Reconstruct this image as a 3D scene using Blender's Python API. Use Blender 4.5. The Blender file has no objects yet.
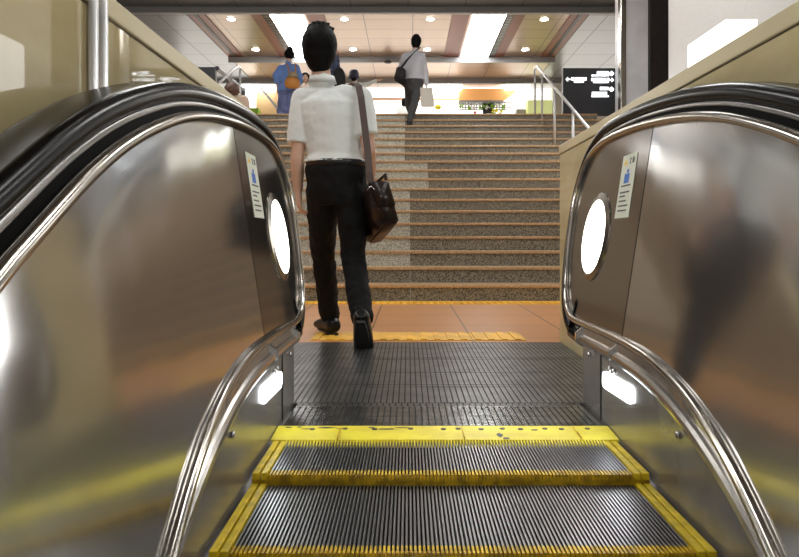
import bpy, bmesh, math, random
from mathutils import Vector, Matrix, noise
random.seed(7)
V = Vector
C = bpy.context.scene.collection
F, CX, CY, CZ = 700.0, 408.0, 238.0, 0.585     # focal length in px, vanishing point, eye height
def W(px, py, d): return V(((px-CX)*d/F, d, CZ-(py-CY)*d/F))

# ---------------------------------------------------------------- materials
def mat(name, col, rough=.5, metal=0., spec=.5, emit=None, estr=0., aniso=0., arot=0., bump=0., bscale=50., vary=0., vscale=5., vcol=None, coat=0., stretch=None, tangent=None):
    m = bpy.data.materials.new(name); m.use_nodes = True
    nt = m.node_tree; b = nt.nodes['Principled BSDF']
    b.inputs['Base Color'].default_value = (*col, 1)
    b.inputs['Roughness'].default_value = rough
    b.inputs['Metallic'].default_value = metal
    b.inputs['Specular IOR Level'].default_value = spec
    b.inputs['Coat Weight'].default_value = coat
    b.inputs['Coat Roughness'].default_value = .05
    if emit:
        b.inputs['Emission Color'].default_value = (*emit, 1); b.inputs['Emission Strength'].default_value = estr
    if aniso:
        b.inputs['Anisotropic'].default_value = aniso; b.inputs['Anisotropic Rotation'].default_value = arot
        t = nt.nodes.new('ShaderNodeTangent'); t.direction_type = 'RADIAL'; t.axis = tangent or 'X'
        nt.links.new(t.outputs[0], b.inputs['Tangent'])
    tc = nt.nodes.new('ShaderNodeTexCoord'); src = tc.outputs['Object']
    if stretch:
        mp = nt.nodes.new('ShaderNodeMapping'); mp.inputs['Scale'].default_value = stretch
        nt.links.new(src, mp.inputs[0]); src = mp.outputs[0]
    if vary or vcol:
        n = nt.nodes.new('ShaderNodeTexNoise'); n.inputs['Scale'].default_value = vscale; n.inputs['Detail'].default_value = 5
        nt.links.new(src, n.inputs['Vector'])
        r = nt.nodes.new('ShaderNodeValToRGB')
        c2 = vcol if vcol else tuple(c*(1-vary) for c in col)
        r.color_ramp.elements[0].position = .38; r.color_ramp.elements[1].position = .62
        r.color_ramp.elements[0].color = (*c2, 1); r.color_ramp.elements[1].color = (*col, 1)
        nt.links.new(n.outputs['Fac'], r.inputs[0]); nt.links.new(r.outputs[0], b.inputs['Base Color'])
    if bump:
        n = nt.nodes.new('ShaderNodeTexNoise'); n.inputs['Scale'].default_value = bscale; n.inputs['Detail'].default_value = 3
        nt.links.new(src, n.inputs['Vector'])
        bp = nt.nodes.new('ShaderNodeBump'); bp.inputs['Strength'].default_value = bump; bp.inputs['Distance'].default_value = .01
        nt.links.new(n.outputs['Fac'], bp.inputs['Height']); nt.links.new(bp.outputs[0], b.inputs['Normal'])
    return m
def grid_mat(name, col, joint, sx, sy, rough, metal=0, jw=.01, plane='XY', spec=.5, vary=.08, ox=0, oy=0, off=0, rough2=None):
    """tiles with dark joints"""
    m = mat(name, col, rough, metal, spec); nt = m.node_tree; b = nt.nodes['Principled BSDF']
    tc = nt.nodes.new('ShaderNodeTexCoord'); sep = nt.nodes.new('ShaderNodeSeparateXYZ'); cmb = nt.nodes.new('ShaderNodeCombineXYZ')
    nt.links.new(tc.outputs['Object'], sep.inputs[0])
    for i, a in enumerate(plane):
        ad = nt.nodes.new('ShaderNodeMath'); ad.operation = 'ADD'; ad.inputs[1].default_value = (ox, oy)[i]
        nt.links.new(sep.outputs[a], ad.inputs[0]); nt.links.new(ad.outputs[0], cmb.inputs[i])
    br = nt.nodes.new('ShaderNodeTexBrick'); br.offset = off; br.squash = 1
    br.inputs['Scale'].default_value = 1; br.inputs['Brick Width'].default_value = sx; br.inputs['Row Height'].default_value = sy
    br.inputs['Mortar Size'].default_value = jw; br.inputs['Mortar Smooth'].default_value = .1
    br.inputs['Color1'].default_value = (*col, 1); br.inputs['Color2'].default_value = (*[c*(1-vary) for c in col], 1); br.inputs['Mortar'].default_value = (*joint, 1)
    nt.links.new(cmb.outputs[0], br.inputs['Vector']); nt.links.new(br.outputs['Color'], b.inputs['Base Color'])
    return m
def granite(name, light, dark, rough=.45):
    m = mat(name, light, rough); nt = m.node_tree; b = nt.nodes['Principled BSDF']
    tc = nt.nodes.new('ShaderNodeTexCoord'); vo = nt.nodes.new('ShaderNodeTexVoronoi'); vo.inputs['Scale'].default_value = 120
    r = nt.nodes.new('ShaderNodeValToRGB'); sp = nt.nodes.new('ShaderNodeSeparateColor')
    nt.links.new(tc.outputs['Object'], vo.inputs['Vector']); nt.links.new(vo.outputs['Color'], sp.inputs[0]); nt.links.new(sp.outputs[0], r.inputs[0])
    r.color_ramp.interpolation = 'CONSTANT'; e = r.color_ramp.elements
    e[0].color = (*dark, 1); e[1].position = .3; e[1].color = (*[(a+c)/2 for a, c in zip(light, dark)], 1)
    x = e.new(.6); x.color = (*light, 1)
    nt.links.new(r.outputs[0], b.inputs['Base Color']); return m

M = {}
M['steel_panel'] = mat('brushed_steel_panel', (.52,.52,.52), .20, .75, vary=.12, vscale=5, stretch=(1,60,1.5))
def brushed(m, rough1, mix, aniso_rough, col2, rot=0.):
    nt = m.node_tree; a = nt.nodes['Principled BSDF']; a.inputs['Roughness'].default_value = rough1
    b = nt.nodes.new('ShaderNodeBsdfAnisotropic') if hasattr(bpy.types, 'ShaderNodeBsdfAnisotropic') else nt.nodes.new('ShaderNodeBsdfGlossy')
    b.inputs['Color'].default_value = (*col2, 1); b.inputs['Roughness'].default_value = aniso_rough
    b.inputs['Anisotropy'].default_value = .66; b.inputs['Rotation'].default_value = .25
    cv = nt.nodes.new('ShaderNodeCombineXYZ'); cv.inputs[0].default_value = 0; cv.inputs[1].default_value = .15; cv.inputs[2].default_value = 1
    nt.links.new(cv.outputs[0], b.inputs['Tangent'])
    tc = nt.nodes.new('ShaderNodeTexCoord'); n = nt.nodes.new('ShaderNodeTexNoise'); n.inputs['Scale'].default_value = 3.5; n.inputs['Detail'].default_value = 1
    bp = nt.nodes.new('ShaderNodeBump'); bp.inputs['Strength'].default_value = .14; bp.inputs['Distance'].default_value = .012
    nt.links.new(tc.outputs['Object'], n.inputs['Vector']); nt.links.new(n.outputs['Fac'], bp.inputs['Height'])
    nt.links.new(bp.outputs[0], a.inputs['Normal']); nt.links.new(bp.outputs[0], b.inputs['Normal'])
    mx = nt.nodes.new('ShaderNodeMixShader'); mx.inputs[0].default_value = mix
    nt.links.new(a.outputs[0], mx.inputs[1]); nt.links.new(b.outputs[0], mx.inputs[2]); nt.links.new(mx.outputs[0], nt.nodes['Material Output'].inputs['Surface'])
brushed(M['steel_panel'], .09, .72, .125, (.68,.68,.68))
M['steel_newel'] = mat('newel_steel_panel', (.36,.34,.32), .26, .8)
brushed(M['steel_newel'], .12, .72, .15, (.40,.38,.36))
M['skirt'] = mat('dark_skirt_steel', (.34,.32,.30), .27, .6, vary=.25, vscale=7)
M['chrome'] = mat('polished_chrome', (.50,.47,.42), .18, 1.)
M['deck'] = mat('inner_deck_steel', (.48,.46,.43), .24, 1.)
M['guide'] = mat('guide_steel', (.22,.21,.20), .25, 1.)
M['rubber'] = mat('black_handrail_rubber', (.004,.004,.004), .22, 0., .12)
M['blackgap'] = mat('black_gasket', (.004,.004,.004), .7, spec=.05)
M['tread'] = mat('tread_aluminium', (.24,.24,.25), .33, .9)
M['treadbase'] = mat('tread_groove', (.008,.008,.008), .7)
M['yellow'] = mat('yellow_paint', (.80,.60,.02), .38, vary=.3, vscale=24)
M['yellow_edge'] = mat('worn_yellow_edge', (.78,.52,.015), .45, vcol=(.40,.25,.01), vscale=40)
M['comb'] = mat('comb_yellow', (.88,.76,.05), .36, vcol=(.72,.60,.05), vscale=9)
M['plate'] = mat('landing_plate_ribs', (.17,.17,.17), .33, .85, vary=.45, vscale=9)
M['platebright'] = mat('worn_silver_plate', (.34,.36,.36), .26, .95, vary=.4, vscale=14)
M['stone'] = mat('polished_beige_stone', (.72,.62,.36), .02, 0., .6, vcol=(.60,.50,.27), vscale=3.2, stretch=(1,.7,2))
M['stonecap'] = mat('beige_stone_coping', (.80,.70,.45), .22, 0., .5)
M['white_lamp'] = mat('lamp_white', (.9,.9,.9), .4, emit=(1,.98,.95), estr=14)
M['skirt_lamp'] = mat('skirt_lamp_white', (.9,.9,.9), .4, emit=(.9,.96,1), estr=9)
M['panel_lamp'] = mat('ceiling_panel_light', (.9,.9,.9), .4, emit=(1,.99,.97), estr=14)
M['down_lamp'] = mat('downlight_glow', (.9,.9,.9), .4, emit=(1,.95,.87), estr=40)
M['floor'] = grid_mat('orange_floor_tile', (.56,.26,.10), (.10,.05,.03), .6, .6, .28, jw=.006, ox=.23, oy=.1)
M['upfloor'] = grid_mat('upper_floor_tile', (.6,.5,.4), (.2,.15,.1), .6, .6, .3, jw=.006)
M['tactile'] = mat('tactile_yellow', (.90,.50,.04), .5, vary=.25, vscale=6)
M['tactile_joint'] = mat('tactile_joint', (.2,.1,.03), .7)
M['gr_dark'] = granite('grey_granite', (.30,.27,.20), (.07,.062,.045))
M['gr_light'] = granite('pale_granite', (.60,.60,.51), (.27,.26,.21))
M['nosing'] = granite('nosing_glow_tint', (.58,.37,.19), (.34,.21,.10), .3)  # orange colour carries the glow that falls on the step edges from above
M['ceil_near'] = grid_mat('dark_ceiling_panel', (.12,.12,.125), (.02,.02,.02), 1.2, 1.2, .3, .5, jw=.012)
M['ceil'] = grid_mat('reflection_tinted_ceiling_panel', (.42,.30,.22), (.08,.06,.05), 1.1, .75, .28, .5, jw=.010, ox=.99)  # warm base colour stands in for the orange floor reflected in the panels
M['ceil_side'] = grid_mat('steel_ceiling_panel', (.26,.26,.28), (.03,.03,.03), 1.1, 1.1, .3, .6, jw=.012)
M['beam'] = mat('grey_beam', (.30,.31,.32), .5, .2)
M['rust'] = mat('terracotta_strip', (.19,.05,.02), .4, .1)
M['louver'] = mat('louver_metal', (.35,.34,.33), .3, .8)
M['pole'] = mat('stainless_rail', (.75,.75,.75), .35, .6)
M['signblack'] = mat('charcoal_sign_face', (.035,.037,.043), .35)
M['signwhite'] = mat('sign_lettering', (.9,.9,.9), .5, emit=(.92,.96,1), estr=1.1)
M['column'] = mat('column_steel', (.95,.96,1.), .4, .0, vary=.15, vscale=2)
M['darkcol'] = mat('dark_stone_column', (.010,.007,.006), .7, spec=.05, vary=.3, vscale=12)
M['plaster'] = mat('pale_grey_wall', (.60,.58,.55), .35, vary=.05, vscale=40)
M['lightbox'] = mat('lit_box_face', (.9,.9,.9), .4, emit=(1,1,1), estr=2.2)
M['hallwall'] = mat('hall_wall', (.30,.28,.26), .5)
M['shopwhite'] = mat('shop_wall_added_glow', (.9,.88,.84), .5, emit=(1,.96,.88), estr=1.25)  # wall given its own glow to look overexposed; not a lamp
M['shopbright'] = mat('shop_tube_light', (.9,.9,.9), .5, emit=(.97,.99,1), estr=5)
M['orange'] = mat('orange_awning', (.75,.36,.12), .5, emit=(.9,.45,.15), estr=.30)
M['shopline'] = mat('peach_stripe', (.8,.45,.25), .5)
M['green'] = mat('leaf_green', (.25,.5,.04), .5)
M['flower_w'] = mat('white_petals', (.9,.9,.9), .5)
M['flower_y'] = mat('yellow_petals', (.85,.75,.05), .5)
M['red'] = mat('red_ball', (.8,.05,.04), .5)
M['lattice'] = mat('dark_lattice', (.03,.03,.035), .5)
M['wood'] = mat('orange_wood_panel', (.62,.40,.20), .4)
M['skin'] = mat('skin', (.66,.42,.30), .5)
M['hairblack'] = mat('black_hair', (.002,.002,.002), .6, spec=.15)
M['hairbrown'] = mat('brown_hair', (.14,.06,.035), .5, bump=.8, bscale=70, vary=.6, vscale=40)
M['shirt'] = mat('white_shirt_cloth', (.80,.84,.82), .8, spec=.2, bump=.25, bscale=14)
M['trouser'] = mat('black_trouser_cloth', (.0045,.0045,.005), .75, spec=.25, bump=.6, bscale=13)
M['belt'] = mat('black_belt', (.01,.01,.01), .35)
M['shoe'] = mat('black_shoe_leather', (.004,.004,.004), .3, spec=.35)
M['sole'] = mat('shoe_sole', (.015,.014,.013), .6)
M['strap'] = mat('brown_strap', (.085,.055,.045), .6)
M['bag'] = mat('dark_brown_leather', (.016,.009,.007), .3, spec=.4, bump=.15, bscale=20)
M['bagbrown'] = mat('brown_leather_side', (.06,.032,.022), .45, spec=.25)
M['buckle'] = mat('buckle_metal', (.6,.6,.6), .25, 1.)
M['bluedress'] = mat('blue_blouse', (.16,.29,.66), .7, bump=.4, bscale=16)
M['bluetrouser'] = mat('blue_wide_trousers', (.17,.21,.42), .7, bump=.5, bscale=14, vary=.3, vscale=9)
M['tan'] = mat('tan_leather', (.62,.25,.04), .4)
M['tancanvas'] = mat('beige_canvas', (.42,.33,.20), .7)
M['blackcloth'] = mat('black_cloth', (.010,.010,.012), .7)
M['greycloth'] = mat('dark_grey_trousers', (.05,.05,.052), .75)
M['greyshirt'] = mat('pale_grey_shirt', (.50,.51,.55), .7)
M['papers'] = mat('off_white_paper_bag', (.62,.60,.54), .6)
M['plaid'] = mat('blue_plaid', (.10,.14,.25), .7, vcol=(.02,.025,.05), vscale=30)
M['cap'] = mat('navy_hat', (.025,.025,.045), .7, vcol=(.06,.06,.10), vscale=40)
M['beigetop'] = mat('beige_blouse', (.55,.42,.32), .7)
M['sticker'] = mat('sticker_paper', (.72,.74,.62), .5)
M['stblue'] = mat('sticker_blue', (.05,.16,.55), .5)
M['styellow'] = mat('sticker_yellow', (.85,.6,.03), .5)
M['stblack'] = mat('sticker_ink', (.05,.05,.05), .5)
M['lips'] = mat('lips', (.45,.10,.09), .5)
M['bumper'] = mat('bracket_steel', (.5,.5,.5), .2, 1.)

# ---------------------------------------------------------------- mesh helpers
def finish(name, bm, m, parent=None, smooth=False, normals=True):
    if normals: bmesh.ops.recalc_face_normals(bm, faces=bm.faces)
    me = bpy.data.meshes.new(name); bm.to_mesh(me); bm.free()
    ms = m if isinstance(m, (list, tuple)) else [m]
    for x in ms: me.materials.append(M[x] if isinstance(x, str) else x)
    if smooth:
        for p in me.polygons: p.use_smooth = True
    o = bpy.data.objects.new(name, me); C.objects.link(o)
    if parent:
        o.parent = parent; o.matrix_parent_inverse = Matrix.Translation(-parent.location)
    return o
def fixparent(o, p): o.parent = p; o.matrix_parent_inverse = Matrix.Translation(-p.location); return o
def thing(name, label, cat, loc=(0,0,0), group=None):
    o = bpy.data.objects.new(name, None); o.empty_display_size = .1; C.objects.link(o); o.location = loc
    return tag(o, label, cat, group)
def tag(o, label, cat, group=None, kind=None):
    o['label'] = label; o['category'] = cat
    if group: o['group'] = group
    if kind: o['kind'] = kind
    return o
def struct(o, label=None):
    o['kind'] = 'structure'
    if label: o['label'] = label
    return o
def box(bm, x0, x1, y0, y1, z0, z1, mi=0, bev=0):
    r = bmesh.ops.create_cube(bm, size=1); vs = r['verts']
    for v in vs: v.co = V((x0+(v.co.x+.5)*(x1-x0), y0+(v.co.y+.5)*(y1-y0), z0+(v.co.z+.5)*(z1-z0)))
    fs = list({f for v in vs for f in v.link_faces})
    for f in fs: f.material_index = mi
    if bev:
        es = list({e for v in vs for e in v.link_edges})
        bmesh.ops.bevel(bm, geom=es, offset=bev, segments=2, affect='EDGES', profile=.5)
def hexa(bm, pts, mi=0):
    vs = [bm.verts.new(p) for p in pts]
    for q in ((0,1,2,3),(7,6,5,4),(0,4,5,1),(1,5,6,2),(2,6,7,3),(3,7,4,0)):
        f = bm.faces.new([vs[i] for i in q]); f.material_index = mi
    return vs
def prism(bm, pts, ext, mi=0):
    """closed polygon pts extruded by vector ext"""
    a = [bm.verts.new(p) for p in pts]; b = [bm.verts.new(V(p)+V(ext)) for p in pts]
    n = len(a); f1 = bm.faces.new(a); f2 = bm.faces.new(b[::-1]); fs = [f1, f2]
    for i in range(n): fs.append(bm.faces.new([a[i], b[i], b[(i+1)%n], a[(i+1)%n]]))
    for f in fs: f.material_index = mi
    bmesh.ops.triangulate(bm, faces=[f1, f2])
def ring_loft(bm, rings, N=20, cap=True, mi=0):
    """rings: (centre, u, v) vectors already scaled"""
    prev = None; allr = []
    for c, u, v in rings:
        r = [bm.verts.new(c+u*math.cos(2*math.pi*i/N)+v*math.sin(2*math.pi*i/N)) for i in range(N)]
        if prev:
            for i in range(N):
                f = bm.faces.new([prev[i], prev[(i+1)%N], r[(i+1)%N], r[i]]); f.material_index = mi
        prev = r; allr.append(r)
    if cap:
        bm.faces.new(allr[0][::-1]).material_index = mi; bm.faces.new(allr[-1]).material_index = mi
def frame(t, up=V((0,0,1))):
    t = t.normalized()
    if abs(t.dot(up)) > .95: up = V((0,1,0)) if abs(t.y) < .8 else V((1,0,0))
    u = t.cross(up).normalized(); return u, u.cross(t).normalized()
def tube(bm, pts, rads, N=12, mi=0, up=V((0,0,1)), cap=True, flat=(1,1)):
    pts = [V(p) for p in pts]
    if not isinstance(rads, (list, tuple)): rads = [rads]*len(pts)
    rings = []; u = None
    for i, p in enumerate(pts):
        t = (pts[min(i+1, len(pts)-1)]-pts[max(i-1, 0)]).normalized()
        if u is None: u, v = frame(t, up)
        else: u = (u-t*u.dot(t)).normalized(); v = u.cross(t)
        rings.append((p, u*rads[i]*flat[0], v*rads[i]*flat[1]))
    ring_loft(bm, rings, N, cap, mi)
def ball(bm, c, r, mi=0, sub=3, rot=None):
    res = bmesh.ops.create_icosphere(bm, subdivisions=sub, radius=1)
    r = (r, r, r) if isinstance(r, (int, float)) else r
    for v in res['verts']:
        p = V((v.co.x*r[0], v.co.y*r[1], v.co.z*r[2]))
        if rot is not None: p = rot @ p
        v.co = p+V(c)
    for f in {f for v in res['verts'] for f in v.link_faces}: f.material_index = mi
def limb(bm, pts, rads, N=14):
    tube(bm, pts, rads, N)
    for p, r in zip(pts, rads): ball(bm, p, r*.995, sub=2)
def remesh(o, vox, smooth=4, disp=0, dscale=.1, seed=0):
    m = o.modifiers.new('remesh', 'REMESH'); m.mode = 'VOXEL'; m.voxel_size = vox; m.use_smooth_shade = True
    if smooth: s = o.modifiers.new('smooth', 'SMOOTH'); s.iterations = smooth; s.factor = .5
    if disp:
        t = bpy.data.textures.new(o.name+'_folds', 'CLOUDS'); t.noise_scale = dscale
        d = o.modifiers.new('folds', 'DISPLACE'); d.texture = t; d.strength = disp; d.mid_level = .5
    return o
def cylz(bm, c, r, h, N=24, mi=0): ring_loft(bm, [(V(c), V((r,0,0)), V((0,r,0))), (V(c)+V((0,0,h)), V((r,0,0)), V((0,r,0)))], N, True, mi)

# ================================================================= ESCALATOR
XC = .108
def wid(z): return .55+.15*(z-.3)
INC = .577
top_pts = [(-1.6,.555-2.43*INC),(0.2,.555-.63*INC),(.83,.555),(.97,.628),(1.09,.687),(1.24,.75),(1.42,.81),(1.66,.873),(1.94,.919),(2.26,.948),(2.56,.957),(2.78,.948),(2.93,.915),(3.03,.86),(3.095,.78),(3.12,.69),(3.11,.57),(3.07,.45),(3.02,.37),(2.94,.31),(2.84,.278),(2.72,.268)]
bot_pts = [(2.58,.268),(2.36,.272),(2.15,.273),(1.98,.27),(1.85,.262),(1.72,.245),(1.6,.222),(1.45,.178),(1.32,.126),(1.2,.066),(1.05,-.015),(.2,-.505),(-1.6,-1.543)]
def catmull(P, k=4):
    out = []
    for i in range(len(P)-1):
        p0 = P[max(i-1,0)]; p1 = P[i]; p2 = P[i+1]; p3 = P[min(i+2,len(P)-1)]
        long = (abs(p2[0]-p1[0]) > .5)
        for s in range(1 if long else k):
            t = s/k
            if long or abs(p1[0]-p0[0]) > .5 or abs(p3[0]-p2[0]) > .5: out.append((p1[0]+(p2[0]-p1[0])*t, p1[1]+(p2[1]-p1[1])*t)); continue
            out.append(tuple(.5*((2*p1[j])+(-p0[j]+p2[j])*t+(2*p0[j]-5*p1[j]+4*p2[j]-p3[j])*t*t+(-p0[j]+3*p1[j]-3*p2[j]+p3[j])*t**3) for j in (0,1)))
    out.append(P[-1]); return out
top_pts = [(y if y < 2.6 else 2.6+(y-2.6)*.82, z) for y, z in top_pts]
topc = catmull(top_pts); botc = catmull(bot_pts)
full = topc+botc
def normals(P):
    out = []
    for i in range(len(P)):
        a = P[max(i-1,0)]; b = P[min(i+1,len(P)-1)]
        t = V((b[0]-a[0], b[1]-a[1])).normalized(); out.append((-t.y, t.x))   # left normal = outward for a clockwise newel
    return out
def sweep(bm, P, section, side, mi=0, close=True):
    ns = normals(P); prev = None; first = None
    for (y, z), (ny, nz) in zip(P, ns):
        r = []
        for s, t in section:
            zz = z+nz*s; r.append(bm.verts.new((XC+side*(wid(zz)+t), y+ny*s, zz)))
        if prev:
            n = len(r)
            for i in range(n if close else n-1):
                f = bm.faces.new([prev[i], prev[(i+1)%n], r[(i+1)%n], r[i]]); f.material_index = mi
        else: first = r
        prev = r
    if close: bm.faces.new(first[::-1]); bm.faces.new(prev)
def circ(r, s0=0, t0=0, n=12): return [(s0+r*math.cos(2*math.pi*i/n), t0+r*math.sin(2*math.pi*i/n)) for i in range(n)]
def rrect(s0, s1, t0, t1, r, n=4):
    out = []
    for cs, ct, a0 in ((s1-r,t1-r,0),(s0+r,t1-r,90),(s0+r,t0+r,180),(s1-r,t0+r,270)):
        for i in range(n+1):
            a = math.radians(a0+90*i/n); out.append((cs+r*math.cos(a), ct+r*math.sin(a)))
    return out
def clipy(P, y0, keep_gt):
    out = []
    n = len(P)
    for i in range(n):
        a = P[i]; b = P[(i+1)%n]; ia = (a[0] > y0) == keep_gt; ib = (b[0] > y0) == keep_gt
        if ia: out.append(a)
        if ia != ib:
            t = (y0-a[0])/(b[0]-a[0]); out.append((y0, a[1]+(b[1]-a[1])*t))
    return out
def panel_pt(side, y, z, t=0): return V((XC+side*(wid(z)+t), y, z))
OVY, OVZ = 2.62, .59
for side, nm in ((1,'right'), (-1,'left')):
    t = thing('escalator_balustrade', f'brushed steel escalator side panel with oval light, on the {nm} of the steps', 'escalator side', (XC+side*.56, 1.2, 0), 'escalator side panels')
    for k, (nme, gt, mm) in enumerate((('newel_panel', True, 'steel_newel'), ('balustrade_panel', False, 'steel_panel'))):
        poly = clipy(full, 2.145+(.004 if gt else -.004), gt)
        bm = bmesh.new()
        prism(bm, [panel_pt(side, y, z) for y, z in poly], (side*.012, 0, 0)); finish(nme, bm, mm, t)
    bm = bmesh.new(); prism(bm, [panel_pt(side, y, z, .013) for y, z in full], (side*.085, 0, 0)); finish('inner_core', bm, 'guide', t)
    bm = bmesh.new(); sweep(bm, full, circ(.013, 0, -.006), side); finish('chrome_rim', bm, 'chrome', t, True)
    bm = bmesh.new(); sweep(bm, topc, [(.008,.003),(.026,.008),(.026,.05),(.008,.03)], side); finish('gasket', bm, 'blackgap', t)
    bm = bmesh.new(); sweep(bm, topc, rrect(.023,.038,.004,.085,.005), side); finish('handrail_guide', bm, 'guide', t, True)
    # inner deck: rounded strip between rim and skirt
    bm = bmesh.new(); P = [p for p in botc]; ns = normals(P); prev = None
    for (y, z) in P:
        w = wid(z); r = []
        for xx, dz in ((w-.004,.008),(w-.014,.012),(.522,.030),(.515,.034),(.509,.042),(.507,.052),(.509,.060)): r.append(bm.verts.new((XC+side*xx, y, z-dz)))
        r.append(bm.verts.new((XC+side*.512, y, z-.066)))
        r.append(bm.verts.new((XC+side*(w+.02), y, z-.05)))
        r.append(bm.verts.new((XC+side*(w+.02), y, z-.008)))
        if prev:
            for i in range(len(r)): bm.faces.new([prev[i], prev[(i+1)%len(r)], r[(i+1)%len(r)], r[i]])
        else: bm.faces.new(r)
        prev = r
    bm.faces.new(prev[::-1]); finish('inner_deck', bm, 'deck', t, False)
    # joint clips on the deck
    for y in (2.56, 2.14):
        z = .27; bm = bmesh.new(); hexa(bm, [(XC+side*a, yy_, z+b) for yy_ in (y-.008, y+.008) for a, b in ((.504,-.060),(.504,-.030),(.548,.004),(.556,-.03))]); finish('joint_clip', bm, 'bumper', t)
    for y, z in ((2.38,.19),(2.14,.185),(2.10,.185),(1.6,.135)):
        bm = bmesh.new(); ball(bm, (XC+side*.508, y, z), (.006,.009,.009), sub=2); finish('screw', bm, 'bumper', t, True)
    # skirt
    bm = bmesh.new()
    sk = [(2.48,.225),(2.3,.225)]+[(y, z-.055) for y, z in bot_pts[2:]]
    poly = sk+[(-1.6,-2.2),(1.0,-.8),(2.48,-.3)]
    prism(bm, [(XC+side*.512, y, z) for y, z in poly], (side*.19, 0, 0)); finish('skirt_panel', bm, 'skirt', t)
    bm = bmesh.new(); box(bm, *sorted((XC+side*.5095, XC+side*.514)), 2.245, 2.250, 0, .21); finish('skirt_joint', bm, 'blackgap', t)
    # yellow brush line near bottom right of the deck
    # skirt lamp
    bm = bmesh.new(); pts = []
    for cy, cz, a0 in ((2.19,.150,0),(1.95,.158,90),(1.95,.140,180),(2.19,.132,270)):
        for i in range(6):
            a = math.radians(a0+90*i/5); pts.append((XC+side*.506, cy+.022*math.cos(a), cz+.016*math.sin(a)))
    prism(bm, pts, (side*.008, 0, 0)); finish('skirt_lamp', bm, 'skirt_lamp', t)
    # oval lamp with bezel
    def disc(r0, r1, off0, off1, m, name, r2=None, hollow=False):
        bm = bmesh.new(); N = 48; a = []; b = []
        tilt = .0
        def pt(r, off, k):
            q = 2*math.pi*k/N; y = OVY+r*math.cos(q); z = OVZ+r*.94*math.sin(q)
            return panel_pt(side, y, z, -off)
        if hollow:
            loops = [[bm.verts.new(pt(r, o, k)) for k in range(N)] for r, o in ((r0,0),(r0,off0),(r1,off1),(r1,0))]
            for i in range(4):
                A, B = loops[i], loops[(i+1)%4]
                for k in range(N): bm.faces.new([A[k], A[(k+1)%N], B[(k+1)%N], B[k]])
        else:
            A = [bm.verts.new(pt(r0, 0, k)) for k in range(N)]; B = [bm.verts.new(pt(r0, off0, k)) for k in range(N)]
            for k in range(N): bm.faces.new([A[k], A[(k+1)%N], B[(k+1)%N], B[k]])
            bm.faces.new(B); bm.faces.new(A[::-1])
        return finish(name, bm, m, t)
    disc(.175, .146, .004, .010, 'chrome', 'lamp_bezel', hollow=True)
    disc(.146, 0, .007, 0, 'white_lamp', 'oval_lamp')
    # sticker
    stx = finish('notice_sticker', (lambda b: (prism(b, [panel_pt(side, y, z, -.001) for y, z in ((2.255,.865),(2.255,.652),(2.405,.652),(2.405,.865))], (-side*.0008,0,0)), b)[1])(bmesh.new()), 'sticker', t)
    def st(y0, y1, z0, z1, m, name, tri=False):
        b = bmesh.new(); P = [(y0,z0),(y1,z0),(y1,z1),(y0,z1)] if not tri else [(y0,z0),(y1,z0),((y0+y1)/2,z1)]
        prism(b, [panel_pt(side, y, z, -.002) for y, z in P], (-side*.0006,0,0)); o = finish(name, b, m, stx)
        o.parent = stx; o.matrix_parent_inverse = stx.matrix_basis.inverted(); return o
    s2 = 1 if side < 0 else -1      # reading direction
    def yy(a, b): return tuple(sorted((2.33+s2*a*2, 2.33+s2*b*2)))
    st(*yy(-.028,-.008), .832, .850, 'styellow', 'warning_triangle', True)
    st(*yy(.001,.012), .832, .834, 'stblack', 'character'); st(*yy(.001,.012), .846, .848, 'stblack', 'character'); st(*yy(.005,.008), .832, .852, 'stblack', 'character')
    st(*yy(.016,.027), .834, .836, 'stblack', 'character'); st(*yy(.016,.027), .842, .844, 'stblack', 'character'); st(*yy(.018,.021), .832, .852, 'stblack', 'character'); st(*yy(.023,.026), .832, .850, 'stblack', 'character')
    st(*yy(-.014,.012), .768, .800, 'stblue', 'blue_figure'); st(*yy(-.004,.006), .802, .814, 'stblue', 'blue_figure'); st(*yy(-.024,.024), .757, .762, 'stblack', 'step_line')
    for k, zz in enumerate((.735,.722,.706,.690,.674)): st(*yy(-.026, (.024,.004,.012,.024,.020)[k]), zz, zz+.005, 'stblack', 'text_line')
    # handrail: it runs round the newel and back into the base
    hp = topc[:-2]+[(2.80,.268),(2.66,.262),(2.50,.262)]
    bm = bmesh.new(); sweep(bm, hp, rrect(.036,.081,-.006,.092,.020,5), side)
    tag(finish('escalator_handrail', bm, 'rubber', None, True), f'black rubber moving handrail curling round the {nm} side panel', 'handrail', 'escalator handrails')

# stone walls beside the escalator
for side, nm, y1 in ((1,'right',3.98),(-1,'left',3.0)):
    X0 = XC+side*.755; X1 = XC+side*.93
    t = thing('parapet_wall', f'polished beige stone parapet wall to the {nm} of the escalator', 'wall', (X0, 1, -1))
    bm = bmesh.new(); box(bm, *sorted((X0, X1)), -3, y1, -2.6, 1.055); finish('wall_body', bm, 'stone', t)
    bm = bmesh.new(); box(bm, *sorted((X0-side*.006, X1+side*.006)), -3, y1+.006, 1.060, 1.108, bev=.004); finish('coping', bm, 'stonecap', t)
    bm = bmesh.new(); box(bm, *sorted((X0+side*.004, X1-side*.004)), -2.99, y1-.004, 1.052, 1.062); finish('coping_joint', bm, 'strap', t)
    if side < 0:
        bm = bmesh.new()
        for k, (a, r) in enumerate(((1.415,.0105),(1.461,.0105))):
            cylz(bm, (X0+.010, a, -.3), r, 1.40, 16)
        finish('steel_joint_bar', bm, 'pole', t, True)

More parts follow.
